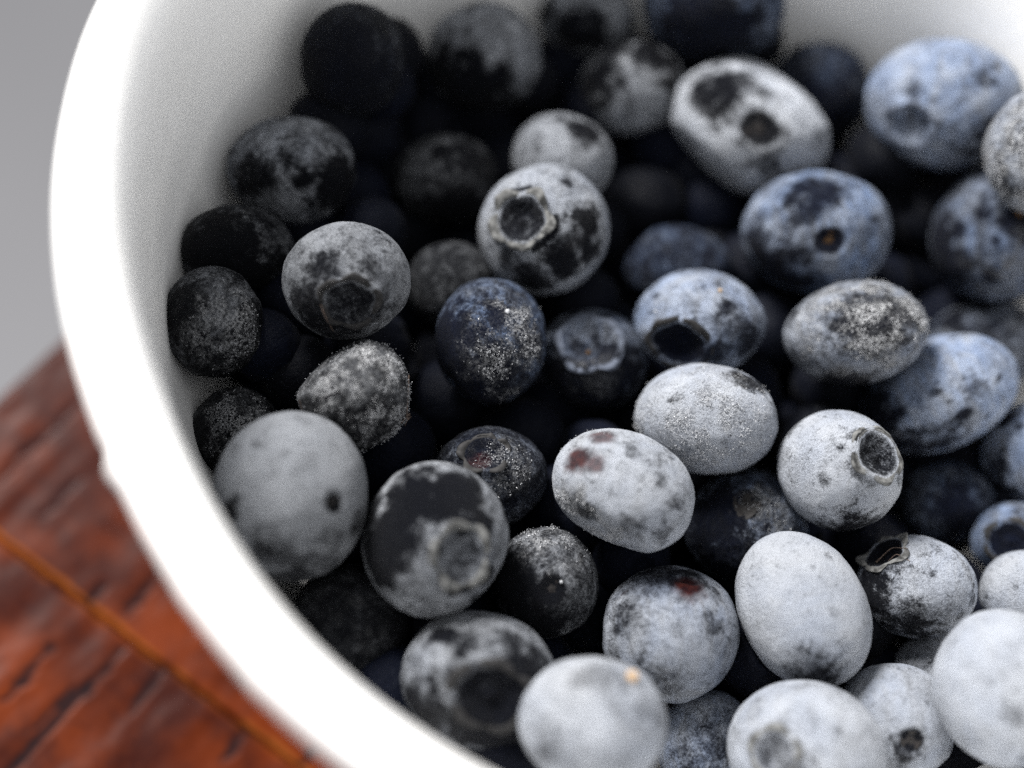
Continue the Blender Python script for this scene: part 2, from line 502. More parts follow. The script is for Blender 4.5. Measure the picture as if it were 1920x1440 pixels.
class Berry:
    def __init__(self, key, spec):
        self.k, self.s = key, spec
        x, y, z, rx, ry, ang = BERRIES[key]
        self.c = np.array([x, y, z])
        self.rx, self.ry, self.ang = rx, ry, ang
        self.rz = spec.get("rz", (rx + ry) / 2)
        self.M = frame_at(self.c, ang)

    def local(self, du, dv):
        """offset across the berry in its radii (before turning) -> unit direction on its near side"""
        r = math.sqrt(self.rx * self.ry)
        du, dv = du * r, dv * r
        a = math.radians(self.ang)
        u = (math.cos(a) * du + math.sin(a) * dv) / self.rx
        v = (-math.sin(a) * du + math.cos(a) * dv) / self.ry
        q = math.hypot(u, v)
        if q > 0.97:
            u, v = u / q * 0.97, v / q * 0.97
        return np.array([u, v, math.sqrt(1 - u * u - v * v)])

    def build(self):
        s = self.s
        seed = self.k * 13 + 5
        scale = np.array([self.rx, self.ry, self.rz])
        v = ICO_V.copy()
        cal = s.get("calyx")
        scar = s.get("scar")
        pole = self.local(*cal[:2]) if cal else (self.local(*scar[:2]) if scar else None)
        B = None
        if pole is not None:
            B = pole_basis(pole)
            th = np.arccos(np.clip(v[:, 2], -1, 1))
            ph = np.arctan2(v[:, 1], v[:, 0])
            th = math.pi * (th / math.pi) ** 1.35
            v = np.stack([np.sin(th) * np.cos(ph), np.sin(th) * np.sin(ph), np.cos(th)], 1) @ B.T
        v = v / np.linalg.norm(v, axis=1)[:, None]
        # radius: gentle unevenness, dents, wrinkles
        rad = 1 + (fbm(v * 1.3, seed, 2) - 0.5) * s.get("lump", 0.09) + (fbm(v * 4.0, seed + 2, 3) - 0.5) * 0.03
        rs = np.random.default_rng(seed + 77)
        for _ in range(4):                                           # shallow pressed-in flats
            c0 = rs.normal(size=3)
            c0 /= np.linalg.norm(c0)
            rad = rad - rs.uniform(0.01, 0.035) * smooth(0.72, 1.0, v @ c0)
        if s.get("wrinkle"):
            w = fbm(v * np.array([9, 4, 9]), seed + 4, 3)
            rad = rad - np.abs(w - 0.5) * s["wrinkle"]
        for (du, dv, r, depth) in s.get("dents", ()):
            d = np.linalg.norm(v - self.local(du, dv), axis=1)
            rad = rad - depth * np.exp(-(d / r) ** 2)
        for (du, dv, depth, nx, ny) in s.get("flats", ()):          # flattened flank
            nrm = self.local(du, dv)
            over = np.maximum(0, v @ nrm - depth)
            rad = rad - over * nx
        bare_or_shade = np.zeros(len(v))
        rime = np.zeros(len(v))
        ruddy = np.zeros(len(v))
        en = fbm(v * 4.5, seed + 6, 4) - 0.5
        en2 = fbm(v * 11.0, seed + 7, 3) - 0.5
        for sp in s.get("spots", ()):                                # rubbed patches, also painted shade on undersides: du, dv, radius, strength
            du, dv, r, k = sp[:4]
            d = np.linalg.norm(v - self.local(du, dv), axis=1)
            bare_or_shade = np.maximum(bare_or_shade, k * (1 - smooth(r * 0.2, r * 1.6, d + en * r * 1.5 + en2 * min(r, .3) * 1.0)))
        rs = np.random.default_rng(seed + 50)
        for _ in range(s.get("flecks", 26)):                         # pin-head nicks in the bloom
            c0 = rs.normal(size=3)
            c0[2] = abs(c0[2])
            c0 /= np.linalg.norm(c0)
            r = rs.uniform(0.02, 0.075) * (1 + 1.2 * (rs.random() < 0.2))
            d = np.linalg.norm((v - c0) * rs.uniform(0.7, 1.4, 3), axis=1)
            bare_or_shade = np.maximum(bare_or_shade, rs.uniform(0.15, 0.6) * (1 - smooth(r * 0.5, r * 1.4, d + en2 * r * 1.4)))
        for (du, dv, r, k) in s.get("rime", ()):
            d = np.linalg.norm(v - self.local(du, dv), axis=1)
            rime = np.maximum(rime, k * (1 - smooth(r * 0.25, r * 1.5, d + en * 0.8)))
        rime = rime * (0.12 + 0.88 * smooth(0.36, 0.60, fbm(v * 3.2, seed + 41, 4)))
        for (du, dv, r, k) in s.get("ruddy", ()):
            d = np.linalg.norm(v - self.local(du, dv), axis=1)
            ruddy = np.maximum(ruddy, k * (1 - smooth(r * 0.6, r * 1.3, d + en * r * 0.9)))
        for (u0, v0, u1, v1, w) in s.get("gash", ()):                # a split in the skin
            a, b = self.local(u0, v0), self.local(u1, v1)
            t = np.clip(((v - a) @ (b - a)) / ((b - a) @ (b - a)), 0, 1)
            d = np.linalg.norm(v - (a + t[:, None] * (b - a)), axis=1)
            wl = w * (0.35 + 0.65 * t)
            g = 1 - smooth(wl * 0.5, wl * 1.3, d + en * w * 0.8)
            ruddy = np.maximum(ruddy, g)
            rad = rad - 0.06 * g
        # calyx crater or stem pit
        crown = None
        if pole is not None:
            th = np.arccos(np.clip(v @ pole, -1, 1))
            loc = v @ B
            ph = np.arctan2(loc[:, 1], loc[:, 0])
            if cal:
                t0 = cal[2]
                star = pent(ph, seed) + 0.28 * (fbm(np.c_[np.cos(ph), np.sin(ph), np.zeros(len(ph))] * 1.6, seed + 8, 2) - 0.5)
                tr = t0 * star
                depth = s.get("cup", 0.16)
                rad = rad + 0.05 * s.get("lipup", 1.0) * np.exp(-((th - tr * 1.08) / (t0 * 0.30)) ** 2)
                rad = rad - depth * (1 - smooth(tr * 0.45, tr * 1.0, th))
                rad = rad + depth * 0.35 * np.exp(-(th / (t0 * 0.22)) ** 2)
                k = s.get("cupdark", 1.0)
                bare_or_shade = np.maximum(bare_or_shade, k * (1 - smooth(tr * 0.85, tr * 1.0, th)))
                if s.get("ringdark"):
                    bare_or_shade = np.maximum(bare_or_shade, s["ringdark"] * np.exp(-((th - tr * 1.38) / (t0 * 0.2)) ** 2) * smooth(-.25, .25, np.cos(2.5 * ph + seed) + en * 1.4))
            else:
                t0 = scar[2]
                rad = rad - 0.09 * np.exp(-(th / (t0 * 0.95)) ** 2) + 0.012 * np.exp(-((th - t0 * 1.5) / (t0 * 0.45)) ** 2)
                bare_or_shade = np.maximum(bare_or_shade, 1.2 * (1 - smooth(t0 * 0.85, t0 * 1.35, th + en * t0 * 0.5)))
        p = v * rad[:, None] * scale
        name = "blueberry"
        one = np.ones(len(v))
        bl = s.get("blue", 0.1)
        blue = np.clip(bl + (fbm(v * 1.2, seed + 11, 2) - 0.5) * 0.6 * min(1, bl * 3 + 0.1), 0, 1)
        o = mesh_object(name, p * MM, ICO_F, M_BERRY, None, True,
                        {"bare_or_shade": bare_or_shade, "rime": rime, "ruddy": ruddy, "blue": blue, "bloom": one * s.get("bloom", 0.6), "tone": one * s.get("tone", 1.0)})  # tone also carries part of the bowl's left-to-right shading
        mw = Matrix([[*self.M[i], self.c[i] * MM] for i in range(3)] + [[0, 0, 0, 1]])
        o.matrix_world = mw
        tag(o, s["label"], "blueberry", "frozen blueberries heaped in the bowl")
        self.o, self.p, self.v, self.rime_v = o, p, v, rime
        if cal:
            self.crown(pole, B, cal, scale, seed)
        elif scar:
            self.scar(pole, B, scar, scale, seed)
        if s.get("crystals"):
            self.crystals(s["crystals"], seed)
        for (du, dv, r, mat) in s.get("beads", ()):
            self.bead(du, dv, r, mat)
        for path in s.get("fibres", ()):
            self.fibre(path)
        return o

    def surf(self, d):
        """surface point of the finished skin in direction d (local mm)"""
        i = int(np.argmax(self.v @ (d / np.linalg.norm(d))))
        return self.p[i]

    def crown(self, pole, B, cal, scale, seed):
        """dried sepals: a ragged five-lobed ring standing on the rim of the crater"""
        t0, hgt, kind = cal[2], cal[3], cal[4]
        if hgt <= 0:
            return
        n = 90
        rng = np.random.default_rng(seed)
        ph = np.linspace(0, 2 * math.pi, n, endpoint=False)
        circ = np.c_[np.cos(ph), np.sin(ph), np.zeros(n)]
        star = pent(ph, seed) + 0.28 * (fbm(circ * 1.6, seed + 8, 2) - 0.5)
        lobe = np.abs(np.cos(2.5 * ph + seed / 2.0)) ** 0.7
        ragged = fbm(circ * 3.5, seed + 21, 3)
        gone = smooth(0.30, 0.5, fbm(circ * 0.9, seed + 23, 2))
        h = hgt * (0.05 + 0.95 * lobe ** 1.5) * (0.3 + 1.2 * ragged) * (0.1 + 0.9 * gone)
        rows = []
        th0 = t0 * star
        ctr = self.surf(pole)
        # outer foot, outer mid, tip outer, tip inner, inner mid, inner foot
        for f_th, f_h, inn in ((1.16, -0.03, 0), (1.08, 0.5, 0), (1.10 + 0.22 * lobe, 1.0, 0), (1.06 + 0.22 * lobe, 1.03, 0), (1.01, 0.48, 0), (0.95, -0.05, 0)):
            th = th0 * f_th
            d = (np.sin(th) * np.cos(ph))[:, None] * B[:, 0] + (np.sin(th) * np.sin(ph))[:, None] * B[:, 1] + np.cos(th)[:, None] * B[:, 2]
            near = self.v @ (d.T)
            base = np.linalg.norm(self.p[np.argmax(near, axis=0)] / scale, axis=1)
            lip = np.median(base)
            rr = np.minimum(base, lip * 1.02) * 0.25 + 0.75 * lip
            if f_h < 0:
                rr = rr - 0.05
                hh = 0
            else:
                hh = h * f_h
            rows.append(d * (rr + hh)[:, None] * scale)
        verts = np.concatenate(rows)
        faces = []
        for k in range(len(rows) - 1):
            for j in range(n):
                j2 = (j + 1) % n
                faces.append((k * n + j, k * n + j2, (k + 1) * n + j2, (k + 1) * n + j))
        mat = {"pale": M_CROWN, "dark": M_CROWN_DARK, "blue": M_CROWN_BLUE}[kind]
        mesh_object("calyx", verts * MM, faces, mat, self.o)

    def scar(self, pole, B, scar, scale, seed):
        """the little round plug where the stalk broke off"""
        t0, kind = scar[2], scar[3]
        n, rings = 28, 6
        verts, faces = [], []
        base = np.linalg.norm(self.surf(pole) / scale)
        for k in range(rings + 1):
            f = k / rings
            for j in range(n):
                a = 2 * math.pi * j / n
                th = t0 * f * (1 + 0.12 * math.sin(3 * a + seed))
                d = math.sin(th) * (math.cos(a) * B[:, 0] + math.sin(a) * B[:, 1]) + math.cos(th) * B[:, 2]
                bump = 0.022 * math.cos(f * 7) * (0.6 + 0.4 * math.sin(a * 5 + seed))
                verts.append(d * scale * (base + 0.012 + bump * 0.5 + 0.035 * f * f))
        for k in range(rings):
            for j in range(n):
                j2 = (j + 1) % n
                faces.append((k * n + j, (k + 1) * n + j, (k + 1) * n + j2, k * n + j2))
        mesh_object("stem_scar", np.array(verts) * MM, faces, M_SCAR_BROWN if kind == "brown" else M_SCAR_DARK, self.o)

    def crystals(self, count, seed):
        """grains of hoar frost standing on the skin"""
        count = int(count * 0.45)
        rng = np.random.default_rng(seed)
        w = self.rime_v * (self.v[:, 2] > -0.35)
        # grains sit in drifts
        w = w ** 1.5 * (0.15 + smooth(0.36, 0.66, fbm(self.v * 6.0, seed + 31, 3)))
        if w.sum() <= 0:
            return
        pick = rng.choice(len(w), size=count, p=w / w.sum())
        base = self.p[pick] + rng.normal(size=(count, 3)) * 0.11
        nrm = self.v[pick]
        tang = rng.normal(size=(count, 3))
        axis = nrm * rng.uniform(0.1, 1.0, (count, 1)) + tang * 0.55
        axis /= np.linalg.norm(axis, axis=1)[:, None]
        s1 = np.cross(axis, rng.normal(size=(count, 3)))
        s1 /= np.linalg.norm(s1, axis=1)[:, None]
        s2 = np.cross(axis, s1)
        L = rng.uniform(0.07, 0.20, (count, 1))
        W = rng.uniform(0.03, 0.055, (count, 1))
        c = base + nrm * 0.02
        pts = np.stack([c - axis * L * 0.4, c + s1 * W, c + s2 * W, c - s1 * W, c - s2 * W, c + axis * L], 1).reshape(-1, 3)
        f0 = np.array([(0, 2, 1), (0, 3, 2), (0, 4, 3), (0, 1, 4), (5, 1, 2), (5, 2, 3), (5, 3, 4), (5, 4, 1)])
        faces = (f0[None] + (np.arange(count) * 6)[:, None, None]).reshape(-1, 3).tolist()
        o = mesh_object("frost_crystals", pts * MM, faces, M_ICE, self.o, False)
        o["kind"] = "stuff"

    def bead(self, du, dv, r, mat):
        d = self.local(du, dv)
        c = self.surf(d)
        v = ICO5_V[:] * r * np.array([1, 1, 0.8]) * (1 + 0.2 * (vnoise(ICO5_V * 2, 4) - .5))[:, None] + c * (1 + 0.4 * r / np.linalg.norm(c))
        mesh_object("ice_or_glint_bead" if mat is M_ICE else "orange_speck", v * MM, ICO5_F, mat, self.o)

    def fibre(self, path):
        """a fine dry hair: list of (du, dv, lift in mm, radius in mm)"""
        pts = []
        for (du, dv, lift) in path:
            d = np.array([du * self.rx, dv * self.ry, 0.0])
            q = min(0.98, math.hypot(du, dv))
            d = self.local(du, dv) if math.hypot(du, dv) < 0.97 else np.array([du, dv, 0.12])
            pts.append(self.surf(d) + d / np.linalg.norm(d) * lift)
        pts = np.array(pts)
        t = np.linspace(0, len(pts) - 1, 20)
        sm = np.stack([np.interp(t, range(len(pts)), pts[:, a]) for a in range(3)], 1)
        for _ in range(6):
            sm[1:-1] = sm[1:-1] * 0.5 + 0.25 * (sm[:-2] + sm[2:])
        verts, faces = [], []
        for i, q in enumerate(sm):
            tg = sm[min(i + 1, 19)] - sm[max(i - 1, 0)]
            tg = tg / (np.linalg.norm(tg) + 1e-9)
            a = np.cross(tg, [0.3, 0.2, 1.0])
            a /= np.linalg.norm(a)
            b = np.cross(tg, a)
            r = 0.075 * (1 - 0.6 * i / 19)
            for j in range(5):
                w = 2 * math.pi * j / 5
                verts.append(q + r * (math.cos(w) * a + math.sin(w) * b))
        for i in range(19):
            for j in range(5):
                faces.append((i * 5 + j, i * 5 + (j + 1) % 5, (i + 1) * 5 + (j + 1) % 5, (i + 1) * 5 + j))
        mesh_object("fibre", np.array(verts) * MM, faces, M_FIBRE, self.o)


# x, y, z of the centre, half width, half height, turn (mm, degrees)
BERRIES = {
    1: (15.19, 46.55, -25.14, 10.29, 8.1, -28),
    2: (36.03, 55.44, -17.81, 9.38, 8.0, -10),
    3: (44.95, 44.48, -9.54, 5.56, 6.95, 0),
    4: (26.78, 34.71, -24.92, 8.88, 7.47, 0),
    5: (47.9, 43.75, -22.91, 8.13, 8.19, 0),
    6: (-3.3, 20.05, -25.4, 7.51, 7.45, 0),
    7: (-4.64, 32.63, -27.73, 6.19, 5.67, -15),
    8: (-0.22, 47.98, -27.97, 6.77, 5.95, 0),
    9: (-18.67, 42.78, -27.47, 7.17, 6.64, 0),
    10: (-31.27, 29.53, -21.73, 6.17, 6.54, 0),
    11: (-9.08, 55.88, -27.67, 6.23, 4.98, 0),
    12: (5.19, 59.24, -19.79, 9.19, 7.51, 0),
    13: (22.69, 59.54, -27.84, 6.44, 6.65, 0),
    14: (-32.5, 16.22, -27.71, 7.21, 6.23, 0),
    15: (-16.81, 27.09, -32.89, 6.51, 5.73, 0),
    16: (-33.57, 3.5, -28.01, 6.21, 5.04, 0),
    17: (-19.98, 0.81, -20.51, 6.53, 6.09, 0),
    18: (-31.26, -6.73, -26.2, 5.19, 5.92, 0),
    19: (-10.79, 12.86, -32.3, 5.46, 5.21, 0),
    20: (13.19, 27.73, -32.18, 6.5, 5.07, 0),
    21: (-3.96, 4.95, -27.66, 6.23, 6.93, 0),
    22: (7.63, 11.09, -32.87, 6.31, 5.87, -15),
    23: (17.23, 17.66, -27.15, 7.52, 5.99, -3),
    24: (33.59, 21.11, -22.38, 8.0, 5.84, 8),
    25: (52.93, 35.16, -32.45, 7.46, 5.33, 0),
    26: (46.46, 21.56, -27.46, 9.06, 6.46, 25),
    27: (21.03, 5.24, -25.94, 7.91, 5.99, -8),
    28: (35.83, 3.96, -23.33, 6.61, 6.39, -35),
    29: (14.7, -7.77, -24.23, 7.69, 6.15, -25),
    30: (52.85, 13.16, -35.26, 5.55, 4.8, 0),
    31: (59.2, 19.95, -29.02, 5.86, 5.86, 0),
    32: (60.48, 9.21, -30.9, 5.47, 4.56, 0),
    33: (30.32, -1.34, -33.44, 6.84, 6.66, 0),
    34: (36.64, -11.25, -26.61, 8.37, 6.61, -68),
    35: (48.08, -3.44, -27.19, 6.14, 5.46, 0),
    36: (25.02, -17.34, -31.29, 7.32, 6.99, 0),
    37: (11.07, -17.27, -31.76, 5.68, 5.79, 0),
    38: (-1.21, -20.23, -25.32, 7.23, 7.65, -10),
    39: (-15.68, -22.19, -24.1, 7.63, 8.2, 0),
    40: (-14.55, -9.09, -24.39, 5.91, 5.69, 30),
    41: (-25.06, -14.52, -32.74, 4.86, 4.86, 0),
    42: (1.58, -9.0, -30.66, 6.15, 5.52, 0),
    43: (8.05, -30.27, -29.13, 7.81, 6.66, -10),
    44: (18.8, -32.54, -21.91, 6.91, 6.18, 0),
    45: (40.1, -25.56, -26.03, 7.68, 6.85, 0),
    46: (33.31, -24.88, -37.3, 5.32, 5.72, 0),
    47: (49.42, -17.73, -28.99, 5.89, 5.73, 0),
    48: (55.03, -14.83, -18.49, 6.59, 7.51, 0),
    49: (60.09, 0.7, -26.97, 4.73, 4.9, 0),
    50: (55.16, -9.52, -32.88, 5.53, 5.3, 0),
    51: (-6.09, -28.46, -33.79, 6.06, 5.84, 0),
}
# what each one looks like; places on a berry are offsets across it in its radii
SPECS = {
    1: {'label': 'pale grey angular blueberry with two black blotches, behind the blueberry with a brown stem scar', 'bloom': 1.15, 'tone': 1.15, 'blue': 0.08, 'lump': 0.13, 'spots': [(-0.342, 0.545, 0.48, 1.3), (-0.436, 0.291, 0.25, 1.0), (0.255, -0.436, 0.28, 0.9), (-0.036, -0.182, 0.15, 0.6)], 'scar': (0.138, 0.0, 0.23, 'dark'), 'flats': [(0.691, 0.8, 0.72, 0.5, 0), (-0.764, -0.654, 0.75, 0.5, 0)]},
    2: {'label': 'powdery pale blue blueberry with a shallow ringed calyx against the white far wall', 'bloom': 0.95, 'tone': 1.05, 'blue': 0.62, 'spots': [(0.833, -0.719, 0.3, 0.9), (0.606, -0.341, 0.18, 0.8), (0.454, -0.644, 0.3, 0.6), (-0.416, 0.189, 0.16, 0.5), (-0.606, -0.795, 0.3, 0.5)], 'calyx': (-0.416, -0.28, 0.28, 0.05, 'blue'), 'cup': 0.07, 'cupdark': 0.25, 'ringdark': 0.25},
    3: {'label': 'heavily frosted whitish blueberry cut by the right edge, highest of the heap there', 'flecks': 8, 'bloom': 0.8, 'tone': 1.1, 'blue': 0.25, 'rime': [(-0.408, -0.019, 1.2, 0.9)], 'crystals': 2600, 'spots': [(-0.506, -0.603, 0.3, 0.6)]},
    4: {'label': 'blue grey blueberry with a small round brown stem scar near its centre', 'bloom': 0.85, 'tone': 0.95, 'blue': 0.7, 'spots': [(0.0, 0.565, 0.38, 0.8), (-0.627, -0.416, 0.5, 0.9), (-0.902, -0.024, 0.3, 0.8), (-0.392, -0.651, 0.4, 0.8), (-0.235, 0.29, 0.2, 0.5)], 'scar': (0.196, -0.11, 0.17, 'brown')},
    5: {'label': 'dusky blue blueberry at the right edge just under the heavily frosted one', 'bloom': 0.62, 'tone': 0.9, 'blue': 0.7, 'spots': [(-0.813, -0.08, 0.35, 1.0), (-0.693, -0.398, 0.4, 0.7), (-0.175, 0.359, 0.15, 0.6), (0.223, 0.159, 0.25, 0.7)], 'scar': (0.303, 0.335, 0.2, 'brown'), 'rime': [(0.223, -0.478, 0.5, 0.35)]},
    6: {'label': 'mottled whitish blueberry showing an open star shaped calyx, upper middle of the heap', 'bloom': 0.95, 'tone': 0.85, 'blue': 0.14, 'calyx': (-0.327, 0.163, 0.36, 0.14, 'pale'), 'cup': 0.14, 'cupdark': 0.85, 'ringdark': 1.2, 'spots': [(0.653, 0.098, 0.35, 1.2), (0.327, -0.392, 0.4, 1.1), (0.653, -0.31, 0.3, 1.0), (0.367, 0.71, 0.12, 0.8), (-0.49, -0.473, 0.2, 0.5), (-0.163, -0.718, 0.3, 0.9)], 'beads': []},
    7: {'label': 'plain grey blueberry with one dark oval blotch, half hidden behind the star calyx one', 'bloom': 0.9, 'tone': 0.9, 'blue': 0.05, 'spots': [(0.49, 0.566, 0.33, 1.2)]},
    8: {'label': 'blurred grey and black blueberry, pale in the middle, left of the big angular one', 'bloom': 0.85, 'tone': 1.0, 'blue': 0.05, 'spots': [(-0.693, 0.16, 0.5, 1.2), (0.48, 0.586, 0.5, 1.0), (-0.373, 0.8, 0.4, 0.9), (-0.906, -0.373, 0.3, 1.0), (0.693, 0.16, 0.3, 0.8)]},
    9: {'label': 'blurred blueberry with grey top and dark underside, by the far left wall', 'bloom': 0.75, 'tone': 0.95, 'blue': 0.05, 'spots': [(-0.269, -0.597, 0.7, 1.2), (-0.751, -0.308, 0.5, 1.0), (0.5, -0.789, 0.3, 0.5)]},
    10: {'label': 'blurred almost black blueberry resting against the far left wall of the bowl', 'bloom': 0.28, 'tone': 0.45, 'blue': 0.3, 'spots': [(-0.311, -0.272, 0.8, 1.0)]},
    11: {'label': 'small blurred grey blueberry at the top edge with a dark lower half', 'bloom': 0.85, 'tone': 0.95, 'blue': 0.1, 'spots': [(-0.124, -0.311, 0.55, 1.2), (-0.994, 0.186, 0.4, 0.9)]},
    12: {'label': 'dark bluish blurred blueberry cut off by the middle of the top edge', 'bloom': 0.55, 'tone': 0.8, 'blue': 0.8, 'spots': [(-0.081, -0.484, 0.55, 1.4), (-0.242, -0.161, 0.4, 1.0)]},
    13: {'label': 'dim blue blurred blueberry tucked behind the big angular one by the far wall', 'bloom': 0.42, 'tone': 0.5, 'blue': 0.8, 'spots': [(0.053, -0.374, 0.5, 1.0)]},
    14: {'label': 'blurred grey blueberry near the left wall with a black patch low on its right', 'bloom': 0.72, 'tone': 0.95, 'blue': 0.1, 'spots': [(0.775, -0.246, 0.5, 1.4), (0.228, -0.155, 0.2, 1.0), (-0.046, 0.164, 0.2, 0.4), (-0.729, -0.109, 0.4, 0.7)]},
    15: {'label': 'dull brownish grey blurred blueberry left of the star calyx one', 'bloom': 0.55, 'tone': 0.45, 'blue': 0.0, 'spots': [(-0.139, 0.565, 0.17, 1.0), (0.554, 0.405, 0.4, 0.9), (0.128, -0.554, 0.5, 1.0)]},
    16: {'label': 'dark soft focus blueberry touching the left wall, dusty only on its upper right', 'bloom': 0.42, 'tone': 0.65, 'blue': 0.0, 'spots': [(-0.45, 0.105, 0.6, 1.2), (-0.031, -0.524, 0.6, 1.0)]},
    17: {'label': 'round dusty grey blueberry with a big dark calyx low in front and a fine hair', 'bloom': 0.85, 'tone': 0.6, 'blue': 0.04, 'calyx': (0.044, -0.377, 0.38, 0.05, 'dark'), 'cup': 0.11, 'cupdark': 0.7, 'spots': [(-0.351, 0.219, 0.35, 0.7), (-0.614, -0.307, 0.4, 0.8), (0.351, 0.219, 0.2, 0.5), (0.439, -0.571, 0.3, 0.6), (-0.263, -0.746, 0.5, 0.8)], 'fibres': [[(-0.38, -0.35, 0.2), (-0.3, -0.55, 0.3), (-0.22, -0.8, 0.2)]]},
    18: {'label': 'dark grey frost flecked blueberry nearest the left wall of the bowl', 'bloom': 0.52, 'tone': 0.75, 'blue': 0.03, 'rime': [(0.181, -0.151, 0.8, 0.55)], 'crystals': 1000, 'spots': [(-0.675, 0.151, 0.5, 1.1), (0.786, 0.05, 0.35, 1.2), (-0.322, -0.554, 0.3, 0.9), (0.181, -0.856, 0.6, 1.0)]},
    19: {'label': 'dim brownish blueberry low in the gap left below the star calyx one', 'bloom': 0.5, 'tone': 0.35, 'blue': 0.0},
    20: {'label': 'deep navy blueberry sunk in shadow above the one with the orange speck', 'bloom': 0.4, 'tone': 0.5, 'blue': 0.9, 'lump': 0.14},
    21: {'label': 'dark blue blueberry with a tiny white ice bead on its frosted face', 'bloom': 0.5, 'tone': 0.75, 'blue': 0.85, 'spots': [(-0.671, 0.0, 0.45, 1.5), (0.089, 0.447, 0.22, 1.0), (-0.179, -0.715, 0.6, 1.2), (0.626, 0.0, 0.3, 0.6)], 'rime': [(0.358, -0.089, 0.75, 0.5), (0.358, 0.358, 0.5, 0.5)], 'crystals': 1500, 'beads': [(0.268, 0.492, 0.26, M_ICE)]},
    22: {'label': 'dark blueberry with a pale raised calyx disc facing up, in the middle of the heap', 'bloom': 0.65, 'tone': 0.85, 'blue': 0.6, 'calyx': (-0.071, 0.356, 0.5, 0.035, 'blue'), 'cup': 0.1, 'lipup': 1.6, 'cupdark': -0.2, 'ringdark': 0.9, 'spots': [(-0.122, -0.711, 0.8, 1.1), (0.691, -0.254, 0.4, 0.8), (-0.731, -0.254, 0.4, 1.0)], 'beads': [(-0.091, 0.152, 0.3, M_SCAR_BROWN)], 'rime': [(-0.02, -0.356, 0.4, 0.3)]},
    23: {'label': 'blue grey blueberry with a dark round calyx cup and a tiny orange speck', 'bloom': 0.9, 'tone': 1.0, 'blue': 0.6, 'calyx': (-0.364, -0.373, 0.42, 0.05, 'dark'), 'cup': 0.22, 'cupdark': 1.2, 'spots': [(0.437, 0.228, 0.2, 0.9), (0.528, -0.046, 0.35, 0.5), (0.802, -0.319, 0.4, 0.8), (0.255, -0.501, 0.3, 0.7)], 'beads': [(0.346, 0.537, 0.22, M_ORANGE), (-0.729, 0.2, 0.16, M_ICE)]},
    24: {'label': 'oval blueberry crusted with black and white ice grains, touching the sleek blue oval one', 'bloom': 0.75, 'tone': 1.0, 'blue': 0.4, 'rime': [(0.326, 0.299, 1.0, 1.0), (0.766, 0.123, 0.6, 1.0), (-0.379, -0.141, 0.6, 0.35)], 'crystals': 4200, 'spots': [(0.326, 0.255, 0.55, 1.1), (0.502, 0.475, 0.4, 1.0), (0.854, 0.299, 0.35, 0.9), (-0.114, -0.801, 0.35, 0.9)], 'lump': 0.07},
    25: {'label': 'light blue grey blueberry peeking out between two blue ones at the right', 'bloom': 0.75, 'tone': 0.85, 'blue': 0.45, 'spots': [(-0.687, 0.475, 0.3, 0.8), (0.0, 0.792, 0.3, 0.7), (0.0, 0.053, 0.6, 0.6)]},
    26: {'label': 'sleek oval blue blueberry leaning up right with a dark lower left end', 'bloom': 1.0, 'tone': 1.05, 'blue': 0.7, 'spots': [(-0.99, -0.26, 0.5, 1.2), (-0.828, -0.584, 0.4, 1.0), (0.349, -0.3, 0.1, 1.0), (0.065, -0.706, 0.3, 1.0), (-0.057, 0.024, 0.08, 0.7), (-0.503, -0.747, 0.4, 0.9)], 'rime': [(-0.341, 0.633, 0.5, 0.18)], 'lump': 0.06},
    27: {'label': 'oval blueberry with furry white rime and one dark smudge at its upper right', 'bloom': 1.15, 'tone': 1.02, 'blue': 0.18, 'rime': [(-0.203, -0.042, 1.1, 0.45)], 'crystals': 3800, 'spots': [(0.6, 0.617, 0.26, 1.2), (0.853, 0.549, 0.2, 1.0), (-0.963, -0.38, 0.3, 0.7)], 'lump': 0.05},
    28: {'label': 'pale chalky blueberry with a white ringed dark calyx on its right shoulder', 'bloom': 1.12, 'tone': 1.0, 'blue': 0.14, 'calyx': (0.588, 0.237, 0.37, 0.035, 'pale'), 'lipup': 2.4, 'cup': 0.12, 'cupdark': 0.85, 'ringdark': 0.5, 'spots': [(0.018, 0.368, 0.07, 0.8), (-0.202, -0.158, 0.1, 0.7), (0.149, -1.079, 0.45, 1.2), (-0.246, -0.07, 0.08, 0.6)], 'lump': 0.06},
    29: {'label': 'white frosted blueberry with a wine red stain on its upper left', 'bloom': 1.1, 'tone': 1.0, 'blue': 0.12, 'ruddy': [(-0.655, 0.495, 0.26, 0.95), (-0.295, 0.783, 0.2, 0.8), (-0.415, 0.383, 0.15, 0.8)], 'rime': [(-0.775, -0.16, 0.35, 0.7), (-0.615, 0.719, 0.4, 0.5), (-0.295, -0.639, 0.3, 0.5)], 'crystals': 1500, 'spots': [(0.567, 0.12, 0.12, 0.8), (0.144, 0.599, 0.14, 0.6), (0.543, -0.639, 0.2, 0.6), (0.184, -0.559, 0.2, 0.6), (0.743, -0.16, 0.15, 0.5), (-0.615, -0.319, 0.25, 0.9)], 'lump': 0.07, 'flats': [(-0.455, -0.719, 0.7, 0.45, 0)]},
    30: {'label': 'dark glossy wrinkled blueberry in the gap right of the chalky one', 'bloom': 0.5, 'tone': 0.8, 'blue': 0.8, 'wrinkle': 0.09, 'lump': 0.14, 'spots': [(0.306, -0.245, 0.6, 0.8)]},
    31: {'label': 'light blue blueberry at the right edge, level with the chalky calyx one', 'bloom': 0.85, 'tone': 1.05, 'blue': 0.65, 'spots': [(-0.426, 0.67, 0.18, 1.0), (-0.691, -0.34, 0.3, 0.7), (-0.585, -0.766, 0.4, 1.0)]},
    32: {'label': 'deep blue blueberry at the right edge with a rough dark scar on top', 'bloom': 0.75, 'tone': 0.95, 'blue': 0.95, 'calyx': (-0.243, 0.0, 0.45, 0.05, 'dark'), 'cup': 0.12, 'cupdark': 1.2},
